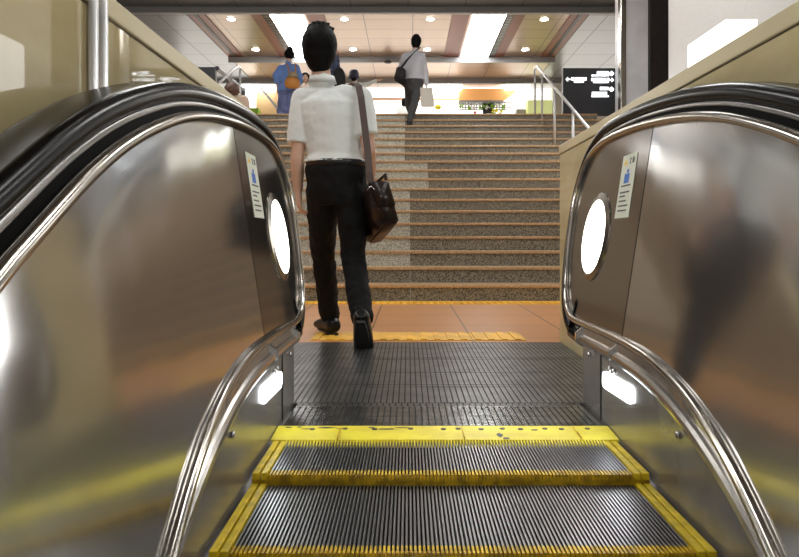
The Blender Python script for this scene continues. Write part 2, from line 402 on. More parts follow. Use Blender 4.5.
# steps
ZS = [(-.012, 1.765, 2.09), (-.036, 1.378, 1.765), (-.105, .965, 1.378), (-.235, .565, .965), (-.43, .165, .565), (-.66,-.235,.165)]
names = ['level with the comb, nearest the landing', 'second from the landing, with yellow front edge', 'third from the landing, just below the second']
for i, (z, y0, y1) in enumerate(ZS):
    lab = names[i] if i < 3 else ['fourth','fifth','sixth'][i-3]+' from the landing'
    t = thing('escalator_step', f'grooved grey escalator step with yellow borders, {lab}', 'escalator step', (XC, (y0+y1)/2, z-.02), 'escalator steps')
    bm = bmesh.new(); box(bm, XC-.503, XC+.503, y0+.012, y1-.004, z-.03, z-.011); finish('step_base', bm, 'treadbase', t)
    bm = bmesh.new(); n = 104; p = .922/n
    for k in range(n): x = XC-.461+p*k+p*.25; box(bm, x, x+p*.5, y0+.034, y1-.004, z-.012, z)
    finish('tread_cleats', bm, 'tread', t)
    bm = bmesh.new()
    for k in range(n): x = XC-.461+p*k+p*.22; box(bm, x, x+p*.56, y0, y0+.034, z-.016, z+.0004)
    box(bm, XC-.503, XC+.503, y0+.004, y0+.030, z-.030, z-.009)
    finish('front_yellow_edge', bm, 'yellow_edge', t)
    for s in (-1, 1):
        bm = bmesh.new()
        for a, b in ((.463,.479),(.484,.501)): box(bm, *sorted((XC+s*a, XC+s*b)), y0, y1-.004, z-.014, z+.004, bev=.002)
        finish('side_yellow_edge', bm, 'yellow', t)
    bm = bmesh.new(); dz = .14
    for k in range(n): x = XC-.461+p*k+p*.25; box(bm, x, x+p*.5, y0+.006, y0+.014, z-dz, z-.017)
    box(bm, XC-.5, XC+.5, y0+.013, y0+.022, z-dz, z-.02); finish('riser', bm, 'treadbase', t)

# comb + landing plate
t = thing('comb_plate', 'bright yellow comb plate across the top of the escalator steps', 'comb plate', (XC, 2.1, -.02))
bm = bmesh.new(); hexa(bm, [(XC-.509,2.045,-.012),(XC+.509,2.045,-.012),(XC+.509,2.165,-.014),(XC-.509,2.165,-.014),(XC-.509,2.045,-.004),(XC+.509,2.045,-.004),(XC+.509,2.165,.004),(XC-.509,2.165,.004)]); finish('comb_body', bm, 'comb', t)
bm = bmesh.new(); p = .922/104
for k in range(105):
    x = XC-.461+p*k-p*.2; hexa(bm, [(x,2.01,-.0165),(x+p*.4,2.01,-.0165),(x+p*.4,2.046,-.014),(x,2.046,-.014),(x+p*.1,2.013,-.010),(x+p*.3,2.013,-.010),(x+p*.4,2.046,-.004),(x,2.046,-.004)])
finish('comb_teeth', bm, 'comb', t)
for k, x in enumerate((-.40,-.30,-.21,-.10,.0,.045,.115,.18,.235,.31,.36,.44)):
    bm = bmesh.new(); cylz(bm, (XC+x, 2.135+.004*(k%2), .0015), .0085, .002, 10); finish('comb_screw', bm, 'signblack', t)
for x0, y0, w, h in ((-.49,2.143,.028,.013),(-.45,2.146,.018,.012),(-.44,2.132,.05,.008),(-.385,2.14,.06,.013),(-.33,2.134,.035,.006),(-.235,2.142,.03,.010),(-.20,2.13,.06,.01),(-.155,2.143,.05,.008),(.155,2.06,.022,.04),(.165,2.045,.03,.02),(.26,2.12,.03,.012)):
    n = 7; P = [(XC+x0+w*.5+w*.5*math.cos(2*math.pi*i/n)*random.uniform(.6,1.1), y0+h*.5+h*.5*math.sin(2*math.pi*i/n)*random.uniform(.6,1.1)) for i in range(n)]
    bm = bmesh.new(); prism(bm, [(x, y, -.004+.008*(y-2.045)/.12+.0005) for x, y in P], (0,0,.0006)); finish('worn_patch', bm, 'signblack', t)
for x in (-.315,.057,.40):
    bm = bmesh.new(); box(bm, XC+x-.0012, XC+x+.0012, 2.045, 2.165, -.006, .0042); finish('comb_seam', bm, 'yellow_edge', t)
t = thing('landing_plate', 'dark ribbed metal landing plate between comb and tiled floor', 'floor plate', (XC, 3, -.02))
bm = bmesh.new(); box(bm, XC-.5, XC+.5, 2.166, 2.48, -.03, -.004); box(bm, XC-.75, XC+.75, 2.48, 3.93, -.03, -.004); finish('plate_base', bm, 'treadbase', t)
def ribs(bm, x0, x1, y0, y1, breaks, pitch=.0215):
    ys = [y0]+[b for b in breaks if y0 < b < y1]+[y1]
    n = int((x1-x0)/pitch)
    for k in range(n):
        x = x0+(x1-x0)*k/n
        for a, b in zip(ys[:-1], ys[1:]): box(bm, x+.0022, x+pitch-.0022, a+.0025, b-.0025, -.005, 0)
bm = bmesh.new(); ribs(bm, XC-.50, XC+.50, 2.17, 2.44, [2.17+.0175*k for k in range(1, 15)], .0208); finish('silver_front_ribs', bm, 'platebright', t)
bm = bmesh.new(); ribs(bm, XC-.50, XC+.50, 2.44, 2.48, []); ribs(bm, XC-.75, XC+.75, 2.484, 3.925, [2.75,2.79,3.05,3.38,3.42,3.72]); finish('dark_ribs', bm, 'plate', t)

# ================================================================= LOWER FLOOR
def floor_box(name, x0, x1, y0, y1, z0, z1, m): 
    bm = bmesh.new(); box(bm, x0, x1, y0, y1, z0, z1); return struct(finish(name, bm, m))
floor_box('floor', -6, 6, 3.931, 6.6, -.25, 0, 'floor')
floor_box('floor', -6, XC-.94, -3, 3.931, -.25, 0, 'floor')
floor_box('floor', XC+.94, 6, -3, 3.931, -.25, 0, 'floor')
t = thing('tactile_paving', 'short yellow ribbed tactile strip just beyond the dark landing plate', 'tactile paving', (.06, 4.1, 0))
for k in range(4):
    x0 = -.56+k*.31; bm = bmesh.new(); box(bm, x0, x0+.306, 3.99, 4.30, .0, .004)
    for j in range(4): box(bm, x0+.015+j*.076, x0+.050+j*.076, 3.995, 4.295, .003, .009, bev=.002)
    finish('paving_tile', bm, 'tactile', t)
t = thing('tactile_paving', 'long thin yellow tactile line running along the foot of the stairs', 'tactile paving', (-1, 6.3, 0))
bm = bmesh.new(); box(bm, -3.1, 2.4, 6.17, 6.45, 0, .004); finish('paving_strip', bm, 'tactile', t)
bm = bmesh.new()
for k in range(90):
    for j in range(3): cylz(bm, (-3.06+k*.06, 6.215+j*.095, .003), .018, .006, 8)
o = finish('raised_dots', bm, 'tactile', t); o['kind'] = 'stuff'

# ================================================================= STAIRS
D0, TR, RI, NS = 6.5, .325, .151, 18
SX0, SX1 = -3.3, 3.25
t = thing('staircase', 'wide speckled grey granite staircase with orange glow coloured into its nosings leading to upper concourse', 'stairs', (-.36, D0, 0))
for i in range(NS):
    y = D0+i*TR; z = i*RI; z1 = z+RI; last = i == NS-1
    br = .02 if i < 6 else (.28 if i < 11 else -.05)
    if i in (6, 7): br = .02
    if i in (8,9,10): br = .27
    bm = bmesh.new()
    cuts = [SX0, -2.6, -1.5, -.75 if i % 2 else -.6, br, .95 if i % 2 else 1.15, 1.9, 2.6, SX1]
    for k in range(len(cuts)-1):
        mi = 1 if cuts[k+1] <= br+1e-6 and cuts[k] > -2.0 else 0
        if i < 2 and cuts[k] < -.5: mi = 0
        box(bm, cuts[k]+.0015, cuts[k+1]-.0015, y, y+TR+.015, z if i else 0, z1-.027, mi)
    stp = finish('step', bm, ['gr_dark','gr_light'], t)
    bm = bmesh.new(); box(bm, SX0, SX1, y-.02, y+TR-(0 if not last else .1), z1-.028, z1, bev=.005); o = finish('step_nosing', bm, 'nosing', stp)
    o.parent = stp; o.matrix_parent_inverse = stp.matrix_basis.inverted() @ Matrix.Identity(4)
    stp.matrix_parent_inverse = Matrix.Translation(-t.location); 
ZU = NS*RI; DU = D0+(NS-1)*TR
floor_box('floor', -8, 8, DU+.225, 22.9, ZU-.3, ZU, 'upfloor')
# stair side strings down to the lower floor
for nm, x0, x1 in (('wall_left', SX0-.22, SX0-.002), ('wall_right', SX1+.002, SX1+.22)):
    bm = bmesh.new(); prism(bm, [(x0,DU-.5,0),(x0,DU-.5,ZU-.002-.5*.465),(x0,DU-.5,ZU-.003-.5*.465),(x0,D0-.1,.0)], (x1-x0,0,0)); struct(finish(nm, bm, 'stone'))

# handrails of the stairs
def stair_rail(x, lab):
    t = thing('stair_handrail', lab, 'handrail', (x, D0, 0), 'stair handrails')
    def zs(y): return (y-D0)/TR*RI+.08
    bm = bmesh.new(); tube(bm, [(x,7.0,zs(7.0)+.85),(x,12.15,zs(12.15)+.86),(x,12.35,ZU+.86)], .021, 12); finish('rail', bm, 'pole', t, True)
    for y in (7.1,8.3,9.5,10.7,11.7,12.35):
        i = min(int((y-D0)/TR), NS-1); zb = (i+1)*RI
        bm = bmesh.new(); tube(bm, [(x,y,zb-.005),(x,y,min(zs(y), ZU)+.85)], .019, 12); finish('post', bm, 'pole', t, True)
stair_rail(2.24, 'stainless tubular handrail on posts down the right side of the stairs')
stair_rail(-2.96, 'stainless tubular handrail at the left side of the stairs, by the brown haired woman')

# ================================================================= UPPER HALL
ZC = 5.485; HX = -.44
def slab(name, x0, x1, y0, y1, z0, z1, m, parent=None, kind=True):
    bm = bmesh.new(); box(bm, x0, x1, y0, y1, z0, z1); o = finish(name, bm, m, parent)
    if kind and not parent: struct(o)
    return o
slab('ceiling', -7.5, 7.5, -3, 14.82, ZC, ZC+.15, 'ceil_near')
slab('ceiling', HX-4.42, HX+4.42, 14.94, 22.9, ZC+.02, ZC+.15, 'ceil')
slab('ceiling', -7.5, HX-4.42, 14.94, 22.9, ZC, ZC+.15, 'ceil_side')
slab('ceiling', HX+4.42, 7.5, 14.94, 22.9, ZC, ZC+.15, 'ceil_side')
slab('trim_1', -7.5, 7.5, 14.82, 14.94, ZC-.13, ZC+.15, 'beam')
slab('trim_2', HX-4.42, HX+4.42, 18.93, 19.0, ZC-.15, ZC+.02, 'beam')
slab('trim_3', -7.5, 7.5, 21.6, 21.8, ZC-.12, ZC+.02, 'beam')
for side in (-1, 1):
    for a, b, lou in ((4.02,4.40,(.16,.26)), (2.60,3.02,(.02,.17)), (1.41,1.80,None)):
        nmx = {4.02:'outer', 2.60:'middle', 1.41:'inner'}[a]
        sd = 'left' if side < 0 else 'right'
        x0, x1 = sorted((HX+side*a, HX+side*b))
        t = thing('ceiling_strip', f'terracotta {nmx} ceiling strip on the {sd} half of the upper ceiling' + (' with louvered vent' if lou else ''), 'ceiling strip', ((x0+x1)/2, 17.2, ZC), 'terracotta ceiling strips')
        bm = bmesh.new(); box(bm, x0, x1, 14.95, 18.92, ZC-.004, ZC+.018); finish('strip_board', bm, 'rust', t)
        if lou:
            l0, l1 = sorted((HX+side*(a+lou[0]), HX+side*(a+lou[1])))
            bm = bmesh.new(); box(bm, l0, l1, 15.0, 18.9, ZC-.008, ZC-.004); finish('vent_slot', bm, 'blackgap', t)
            bm = bmesh.new()
            if lou[1]-lou[0] > .12:
                for k in range(32): box(bm, l0+.01, l1-.01, 15.02+k*.12, 15.07+k*.12, ZC-.018, ZC-.007)
            else:
                for k in range(3): box(bm, l0+.012+k*.033, l0+.022+k*.033, 15.0, 18.9, ZC-.018, ZC-.007)
            finish('vent_slats', bm, 'louver', t)
    x0, x1 = sorted((HX+side*1.87, HX+side*2.60))
    bm = bmesh.new(); box(bm, x0, x1, 14.96, 18.92, ZC-.002, ZC+.018)
    tag(finish('ceiling_light', bm, 'panel_lamp'), f'long glowing rectangular light panel in the upper ceiling, {"left" if side<0 else "right"} of the two', 'ceiling light', 'long ceiling light panels')
def downlight(x, y, z, label, r=.085, group='round downlights', m='down_lamp'):
    t = thing('downlight', label, 'ceiling light', (x, y, z), group)
    bm = bmesh.new()
    ring_loft(bm, [(V((x,y,z+.002)), V((r*1.25,0,0)), V((0,r*1.25,0))), (V((x,y,z-.008)), V((r*1.18,0,0)), V((0,r*1.18,0)))], 24); finish('trim_ring', bm, 'louver', t)
    bm = bmesh.new(); cylz(bm, (x,y,z-.014), r, .008, 24); finish('lamp_face', bm, m, t)
cols = ((-3.97,'by the far left terracotta strip'),(-1.43,'left of centre'),(.5,'right of centre'),(3.06,'between the right terracotta strips'))
for x, s in cols:
    downlight(x, 15.72, ZC+.02, 'round downlight in the near row of the upper ceiling, '+s)
    downlight(x, 18.25, ZC+.02, 'round downlight in the far row of the upper ceiling, '+s)
for x in (-5.0,-2.2,.55,3.45):
    for y in (1.5, 5.3, 9.0, 12.6): downlight(x, y, ZC, 'round downlight in the dark ceiling over the stairs and escalator', .085, 'downlights in the dark ceiling')
# out-of-view light panels added to brighten the foreground and the right wall
for y, xs in ((-1.2, (-2.6, 2.0)), (3.0, (-2.6, 2.0)), (6.6, (-5.2, 4.6)), (7.5, (-2.6, 2.0))):
    for x in xs:
        bm = bmesh.new(); box(bm, x-.3, x+.3, y, y+2.2, ZC-.01, ZC+.01)
        tag(finish('ceiling_light', bm, 'panel_lamp'), 'added unseen light panel in the dark ceiling, brightening the foreground and right wall', 'ceiling light', 'added light panels in the dark ceiling')
bm = bmesh.new(); ball(bm, (-.25, 18.95, ZC-.17), (.10,.10,.06), sub=2)
bm2 = bmesh.new(); ball(bm2, ((388-CX)*18.9/F, 18.85, ZC-.16), (.11,.09,.05), sub=2); bm.free()
tag(finish('ceiling_sensor', bm2, 'signblack', None, True), 'small dark dome sensor on the grey beam left of the man with a paper bag', 'sensor')

# walls of the hall
slab('wall_back', -8, 8, 22.9, 23.1, ZU-.3, ZC+.15, 'shopwhite')
slab('wall_left', -7.7, -7.5, -3, 22.9, -.25, ZC+.15, 'hallwall')
slab('wall_right', 7.5, 7.7, -3, 22.9, -.25, ZC+.15, 'hallwall')
# column group at right
t = thing('steel_column', 'tall polished steel clad column right of the direction sign', 'column', (3.9, 12.3, ZU-2.8))
x0 = (620-CX)*12/F; x1 = (625.5-CX)*12/F; x2 = (650-CX)*12/F
bm = bmesh.new(); box(bm, x0, x1, 11.96, 12.12, 0.0, ZC, bev=.01); finish('corner_post', bm, 'chrome', t)
bm = bmesh.new(); box(bm, x1, x2+.05, 12.0, 12.6, 0.0, ZC-.15); finish('steel_cladding', bm, 'column', t)
bm = bmesh.new(); box(bm, x1, x2+.05, 11.98, 12.6, ZC-.15, ZC); finish('dark_head', bm, 'signblack', t)
bm = bmesh.new(); box(bm, (650.5-CX)*9.4/F, (668.5-CX)*9.4/F, 9.4, 9.5, 0, ZC); tag(finish('stone_column', bm, 'darkcol'), 'tall dark brown stone column between steel column and pale wall', 'column')
slab('wall_right', (668.5-CX)*9.4/F, 7.5, 9.42, 9.6, 0, ZC, 'plaster')
t = thing('lit_showcase', 'glowing white box against the pale wall above the right parapet', 'light box', (3.7, 8.2, 0))
bm = bmesh.new(); box(bm, 3.5, 3.84, 7.7, 8.75, .25, 2.99); finish('glowing_body', bm, 'lightbox', t)
bm = bmesh.new(); box(bm, 3.51, 3.83, 7.71, 8.74, 0, .25); finish('plinth', bm, 'signblack', t)

# direction sign
t = thing('direction_sign', 'charcoal direction sign with white arrows and lettering at the top of the stairs', 'sign', (3.4, 13, ZU))
SD = 12.95
def sp(px, py): return W(px, py, SD)
a = sp(563, 68); b = sp(616, 117)
bm = bmesh.new(); box(bm, a.x, b.x, SD, SD+.12, ZU, a.z, bev=.006); finish('sign_board', bm, 'signblack', t)
def sgn(px0, px1, py0, py1, bm):
    p = sp(px0, py1); q = sp(px1, py0); box(bm, p.x, q.x, SD-.006, SD-.001, p.z, q.z)
def glyphs(px0, px1, py0, py1, name):
    bm = bmesh.new(); h = py1-py0; x = px0
    while x < px1-h*.5:
        w = h*.9
        sgn(x, x+w, py0, py0+h*.2, bm); sgn(x, x+w, py0+h*.4, py0+h*.6, bm); sgn(x+w*.38, x+w*.62, py0, py1, bm)
        if random.random() < .6: sgn(x, x+w*.22, py0, py1, bm)
        if random.random() < .6: sgn(x+w*.78, x+w, py0+h*.3, py1, bm)
        sgn(x, x+w, py1-h*.2, py1, bm); x += w+h*.14
    finish(name, bm, 'signwhite', t)
def arrow(cx, cy, ang, s=2.6):
    bm = bmesh.new(); pts = [(0,1),(.95,0),(.22,.1),(.22,-1),(-.22,-1),(-.22,.1),(-.95,0)]
    c, sn = math.cos(ang), math.sin(ang)
    P = [sp(cx+s*(x*c-y*sn), cy-s*(x*sn+y*c)) for x, y in pts]
    prism(bm, [(p.x, SD-.006, p.z) for p in P], (0,.005,0)); finish('arrow', bm, 'signwhite', t)
glyphs(597,608.5,71.3,74.2,'lettering'); glyphs(591.5,608.5,74.8,76.2,'lettering'); arrow(611.5,73.3,0)
glyphs(591,608.5,78,81,'lettering'); glyphs(593,608.5,81.6,83,'lettering'); arrow(611.5,80,-math.pi/2)
arrow(568,79.3,math.pi/2); glyphs(571.5,587.5,77.4,80.4,'lettering'); glyphs(574,584,81,82.6,'lettering')
glyphs(600,608.5,87,90,'lettering'); glyphs(592,608.5,92,95,'lettering'); glyphs(591.5,608.5,95.6,97,'lettering'); arrow(611.5,89,0)
# dark fin at far left
bm = bmesh.new(); p = W(196,67,14); q = W(215.5,67,14); box(bm, p.x-.5, q.x, 14, 14.1, ZU, p.z)
tag(finish('dark_partition', bm, 'signblack'), 'dark partition panel at the top left above the beige parapet', 'partition')
t = thing('dark_frame', 'dark slanting steel frame beside the left partition panel', 'frame', (q.x, 14.1, ZU))
bm = bmesh.new(); tube(bm, [(q.x,14.1,p.z),(q.x+.04,16.2,p.z)], .05, 6); finish('top_bar', bm, 'signblack', t)
bm = bmesh.new(); tube(bm, [(q.x+.04,16.2,p.z+.05),(q.x+.04,16.2,ZU)], .05, 6); finish('end_post', bm, 'signblack', t)

# shops at the back
def shopbox(name, px0, px1, py0, py1, d, depth, m, label, cat, group=None, toground=False):
    a = W(px0, py0, d); b = W(px1, py1, d); bm = bmesh.new(); box(bm, a.x, b.x, d, d+depth, ZU if toground else b.z, a.z); return tag(finish(name, bm, m), label, cat, group)
t = thing('shop_awning', 'orange shop fascia with lattice and flowers below, right of the upper hall', 'awning', W(488,117,22.3))
A = [W(459,88.5,22.4), W(519.5,88.5,22.4), W(503,100.5,22.4), W(459,100.5,22.4)]
bm = bmesh.new(); prism(bm, A, (0,.45,0)); finish('fascia', bm, 'orange', t)
bm = bmesh.new(); a = W(459,100.4,22.4); b = W(503,101.6,22.4); box(bm, a.x, b.x, 22.38, 22.88, b.z, a.z); finish('lower_edge', bm, 'beam', t)
bm = bmesh.new(); a = W(483,101.6,22.75); b = W(494,120,22.75); box(bm, a.x, b.x, 22.75, 22.85, ZU, a.z); finish('dark_doorway_panel', bm, 'lattice', t)
bm = bmesh.new()
for k in range(17):
    px = 460+k*2.8; a = W(px,101.5,22.70); b = W(px,110,22.70); box(bm, a.x-.012, a.x+.012, 22.70, 22.72, b.z, a.z)
for k in range(4):
    a = W(460,102.5+k*2.4,22.70); b = W(514,0,22.70); box(bm, a.x, b.x, 22.70, 22.72, a.z-.012, a.z+.012)
finish('lattice', bm, 'lattice', t)
for k, (px, py, s, m, lb) in enumerate(((462,106,1.6,'green','leafy green'),(467,104,1.5,'flower_w','white'),(469,108,2,'green','leafy green'),(474,107,1.8,'flower_w','white'),(477,104,1.5,'flower_w','white'),(480,107.5,1.7,'green','leafy green'),(484,106,1.4,'green','leafy green'),(487,108,1.6,'flower_w','white'),(492,106,2.1,'green','leafy green'),(498,104.5,1.8,'flower_w','white'),(501,103.5,1.8,'flower_w','white'),(503,107,2,'green','leafy green'),(496,111,2.6,'flower_y','yellow'),(500,113,2.4,'flower_y','yellow'),(494,114,2,'green','leafy green'))):
    bm = bmesh.new(); c = W(px, py, 22.45)
    for j in range(14):
        v = V((random.gauss(0,1), random.gauss(0,.6), random.gauss(0,.8)))*s*.017*1.3
        ball(bm, c+v, s*.017*random.uniform(.5,1), sub=1)
    tag(finish('flower_bunch', bm, m, None, True), f'{lb} flower bunch hanging in front of the lattice under the orange fascia', 'flowers', 'flower bunches at the shop')
bm = bmesh.new(); ball(bm, W(475,112.5,22.6), .045, sub=2); tag(finish('red_ball', bm, 'red', None, True), 'small red round thing under the flowers of the orange fronted shop', 'ball')
bm = bmesh.new(); ball(bm, W(438,107,22.3), (.11,.05,.09), sub=2); tag(finish('yellow_sign', bm, 'flower_y', None, True), 'small round yellow sign right of the paper bag', 'sign')
for a in ((425,462,83,88,'above and left of the orange fascia'),(506,530,83,87.5,'above and right of the orange fascia'),(238,272,83,88,'behind the woman in blue')):
    shopbox('tube_light', a[0], a[1], a[2], a[3], 22.0, .89, 'shopbright', 'glowing white strip light '+a[4], 'light', 'shop strip lights')
shopbox('shop_stripe', 368, 458, 98, 99.6, 22.75, .149, 'shopline', 'thin peach stripe across the white shop wall behind the man', 'stripe')
shopbox('wood_panel', 256, 282, 89, 112, 22.6, .1, 'wood', 'orange wooden shop panel left of the woman in blue', 'panel', toground=True)
bm = bmesh.new(); pa, pb = W(261,88,22), W(280,112,21); tube(bm, [pa, pa+(pb-pa)*((pa.z-ZU)/(pa.z-pb.z))], .04, 8); tag(finish('slanting_bar', bm, 'papers', None, True), 'slanting pale metal bar in front of the orange wooden shop panel', 'bar')
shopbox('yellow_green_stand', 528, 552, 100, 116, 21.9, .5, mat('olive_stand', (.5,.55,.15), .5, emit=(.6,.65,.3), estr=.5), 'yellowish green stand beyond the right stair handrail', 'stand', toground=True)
shopbox('grey_wedge_desk', 517, 527, 109, 116, 22.3, .4, 'hallwall', 'small grey desk left of the yellowish green stand', 'desk', toground=True)
shopbox('green_plant_box', 247, 258, 108, 116, 21.9, .4, 'green', 'low green planter at the top left behind the handrail', 'planter', toground=True)
for px, py, dd, rr in ((552,100,22.5,.1),):
    shopbox('white_pillar', 553, 562, 84, 118, 22, .3, 'papers', 'pale pillar between the shop and the direction sign', 'pillar', toground=True)

# ================================================================= PEOPLE
def hand(bm, wr, dr, pn, thumb, s=1., curl=.35):
    dr = dr.normalized(); pn = (pn-dr*pn.dot(dr)).normalized(); sd = (thumb-dr*thumb.dot(dr)-pn*thumb.dot(pn)).normalized()
    ring_loft(bm, [(wr-dr*.01*s, sd*.025*s, pn*.019*s), (wr+dr*.03*s, sd*.036*s, pn*.017*s), (wr+dr*.07*s, sd*.041*s, pn*.014*s), (wr+dr*.092*s, sd*.038*s, pn*.012*s)], 14)
    for k, (o, L) in enumerate(((.030,.072),(.010,.080),(-.010,.074),(-.029,.058))):
        p = wr+dr*.082*s+sd*o*s; q = [p]; d = dr.copy()
        for j, fr in enumerate((.44,.32,.24)):
            ang = curl*(1+.35*j)+.05*k
            d = (d*math.cos(ang)+pn*math.sin(ang)).normalized(); p = p+d*L*s*fr; q.append(p)
        limb(bm, q, [.0095*s,.009*s,.0082*s,.0068*s], 8)
    p = wr+dr*.028*s+sd*.028*s; q = [p]
    for d in ((sd*.75+dr*.75+pn*.2), (sd*.35+dr*.95+pn*.3), (dr+pn*.45)):
        p = p+d.normalized()*.028*s; q.append(p)
    limb(bm, q, [.012*s,.0105*s,.0095*s,.0075*s], 8)
def head(bm, c, fw, s=1.):
    fw = fw.normalized(); up = V((0,0,1)); up = (up-fw*up.dot(fw)).normalized(); rt = fw.cross(up)
    R = Matrix((rt, fw, up)).transposed()
    ball(bm, c+up*.015*s, (.073*s,.090*s,.098*s), rot=R)
    ball(bm, c-up*.05*s+fw*.022*s, (.055*s,.062*s,.062*s), rot=R)
    ball(bm, c-up*.015*s+fw*.092*s, (.012*s,.018*s,.022*s), rot=R)
    for k in (-1, 1): ball(bm, c+rt*k*.075*s-up*.01*s-fw*.005*s, (.010*s,.018*s,.031*s), rot=R)
    return rt, up, R
def person(label, J, fw, vox=.010, top='shirt', bottom='trouser', hair='hairblack', sleeve='short', skirt=False, cat='person', hairstyle='short', s=1., W0=1., face=False, hands=True, group=None, fold=.012, belt=False, headf=None, hairless=False, hs=1., longhair=0, shoe='shoe', tuck=True):
    fw = fw.normalized(); base = V(((J['anL'].x+J['anR'].x)/2, (J['anL'].y+J['anR'].y)/2, min(J['anL'].z, J['anR'].z)-.09))
    root = thing('person', label, cat, base, group)
    rt = (J['shR']-J['shL']).normalized(); rth = (J['hipR']-J['hipL']).normalized(); fwt = V((0,0,1)).cross(rt).normalized(); fwh = V((0,0,1)).cross(rth).normalized()
    if fwt.dot(fw) < 0: fwt = -fwt
    if fwh.dot(fw) < 0: fwh = -fwh
    pel, ch = J['pel'], (J['shL']+J['shR'])/2
    def torso(bm, inf, z0=-.08, neck=True, hem=0):
        R = []
        for f, rx, ry in ((z0,.156,.108),(0,.158,.108),(.25,.142,.100),(.5,.150,.108),(.75,.170,.115),(.92,.172,.108),(1.02,.118,.085),(1.10,.075,.07)):
            if f != z0 and f <= z0+.03: continue
            c = pel.lerp(ch, f); q = max(0,min(1,f)); u = (rth*(1-q)+rt*q).normalized(); v = (fwh*(1-q)+fwt*q).normalized()
            g = hem if f <= max(.0,z0) else 0
            R.append((c, u*(rx*s*W0+inf+g), v*(ry*s*W0+inf+g)))
        ring_loft(bm, R, 24)
        for sh in (J['shL'], J['shR']): limb(bm, [ch.lerp(sh,.35)+V((0,0,-.0)), sh], [.07*s+inf*.6,.052*s+inf])
    bm = bmesh.new()
    torso(bm, 0)
    hc = J['head']; hf = (headf or fw).normalized()
    hr, hu, HR = head(bm, hc, hf, s)
    limb(bm, [J['neck']-V((0,0,.05)), J['neck'], hc-hu*.06*s], [.062*s,.054*s,.052*s])
    for S in 'LR':
        sh, el, wr = J['sh'+S], J['el'+S], J['wr'+S]
        limb(bm, [sh, sh.lerp(el,.5), el, el.lerp(wr,.35), wr], [.050*s,.043*s,.037*s,.038*s,.025*s])
        if hands: hand(bm, wr, J.get('hd'+S, wr-el), J.get('pn'+S, fw), J.get('th'+S, fw), s, J.get('curl',.35))
        hp, kn, an = J['hip'+S], J['kn'+S], J['an'+S]
        limb(bm, [hp, hp.lerp(kn,.5), kn, kn.lerp(an,.35), an], [.080*s,.068*s,.052*s,.050*s,.036*s])
    remesh(finish('body', bm, 'skin', root), vox*.8, 3)
    # top
    bm = bmesh.new(); torso(bm, .014*s, z0=.15 if tuck else -.30, hem=.010)
    limb(bm, [J['neck']-V((0,0,.045)), J['neck']-V((0,0,.005))], [.074*s,.061*s])
    for S in 'LR':
        sh, el, wr = J['sh'+S], J['el'+S], J['wr'+S]
        if sleeve == 'short': tube(bm, [sh, sh.lerp(el,.35), sh.lerp(el,.74)], [.066*s,.068*s,.066*s], 16); ball(bm, sh, .065*s)
        elif sleeve == 'long': limb(bm, [sh, sh.lerp(el,.5), el, el.lerp(wr,.5), el.lerp(wr,.93)], [.062*s,.056*s,.050*s,.044*s,.038*s])
        elif sleeve == 'wide': limb(bm, [sh, sh.lerp(el,.5), el, el.lerp(wr,.35)], [.070*s,.085*s,.105*s,.085*s])
    o = finish('shirt', bm, top, root); remesh(o, vox, 3, fold, .09)
    # bottom
    bm = bmesh.new()
    for k, f in enumerate((0,)):
        R = []
        for z, rx, ry in ((-.17,.118,.080),(-.12,.150,.104),(0,.170,.122),(.05,.162,.116),(.085,.156,.110)):
            R.append((pel+V((0,0,z)), rth*(rx*s*W0+.004), fwh*(ry*s*W0+.004)))
        ring_loft(bm, R, 24)
    for S in 'LR':
        hp, kn, an = J['hip'+S], J['kn'+S], J['an'+S]
        if skirt: tube(bm, [hp+V((0,0,.05)), hp.lerp(kn,.6), kn, an+V((0,0,.04))], [.10*s,.115*s,.13*s,.15*s], 18)
        else: limb(bm, [hp, hp.lerp(kn,.45), kn, kn.lerp(an,.45), an.lerp(kn,.04)], [.092*s,.085*s,.070*s,.066*s,.062*s])
    o = finish('trousers', bm, bottom, root); remesh(o, vox, 5, fold*1.7, .07)
    if belt:
        bm = bmesh.new(); c = pel.lerp(ch,.02)+V((0,0,.050)); N = 40
        R = [[bm.verts.new(c+rth*(a*math.cos(2*math.pi*k/N))+fwh*(b*math.sin(2*math.pi*k/N))+V((0,0,z))) for k in range(N)] for a, b, z in ((.160,.114,-.016),(.170,.124,-.016),(.168,.122,.016),(.158,.112,.016))]
        for i in range(4):
            for k in range(N): bm.faces.new([R[i][k], R[i][(k+1)%N], R[(i+1)%4][(k+1)%N], R[(i+1)%4][k]])
        finish('belt', bm, 'belt', root, True)
    # shoes
    for S in 'LR':
        an = J['an'+S]; td = J['toe'+S].normalized(); upv = J.get('up'+S, V((0,0,1))); upv = (upv-td*upv.dot(td)).normalized(); sd = td.cross(upv)
        bt = an-upv*.075
        bm = bmesh.new()
        q_ = s*1.1
        ring_loft(bm, [(bt-td*.088*q_+upv*.030, sd*.028*q_, upv*.030*q_),(bt-td*.06*q_+upv*.036, sd*.040*q_, upv*.042*q_),(bt+upv*.042, sd*.043*q_, upv*.048*q_),(bt+td*.07*q_+upv*.030, sd*.048*q_, upv*.038*q_),(bt+td*.13*q_+upv*.022, sd*.050*q_, upv*.029*q_),(bt+td*.175*q_+upv*.017, sd*.036*q_, upv*.021*q_),(bt+td*.195*q_+upv*.014, sd*.014*q_, upv*.011*q_)], 16)
        limb(bm, [bt+upv*.05, an+upv*.02], [.042,.040])
        so = finish('shoe', bm, shoe, root); remesh(so, max(vox*.7,.006), 2)
        bm = bmesh.new(); P = []
        for k in range(24):
            a = 2*math.pi*k/24; x = math.cos(a); y = math.sin(a)
            P.append(bt+td*(.05+.135*x)+sd*(.036*y*(1+.18*x))-upv*.012)
        prism(bm, P, upv*.014); 
        prism(bm, [bt+td*q[0]+sd*q[1]-upv*.026 for q in ((-.082,-.022),(-.082,.022),(-.02,.033),(-.02,-.033))], upv*.016)
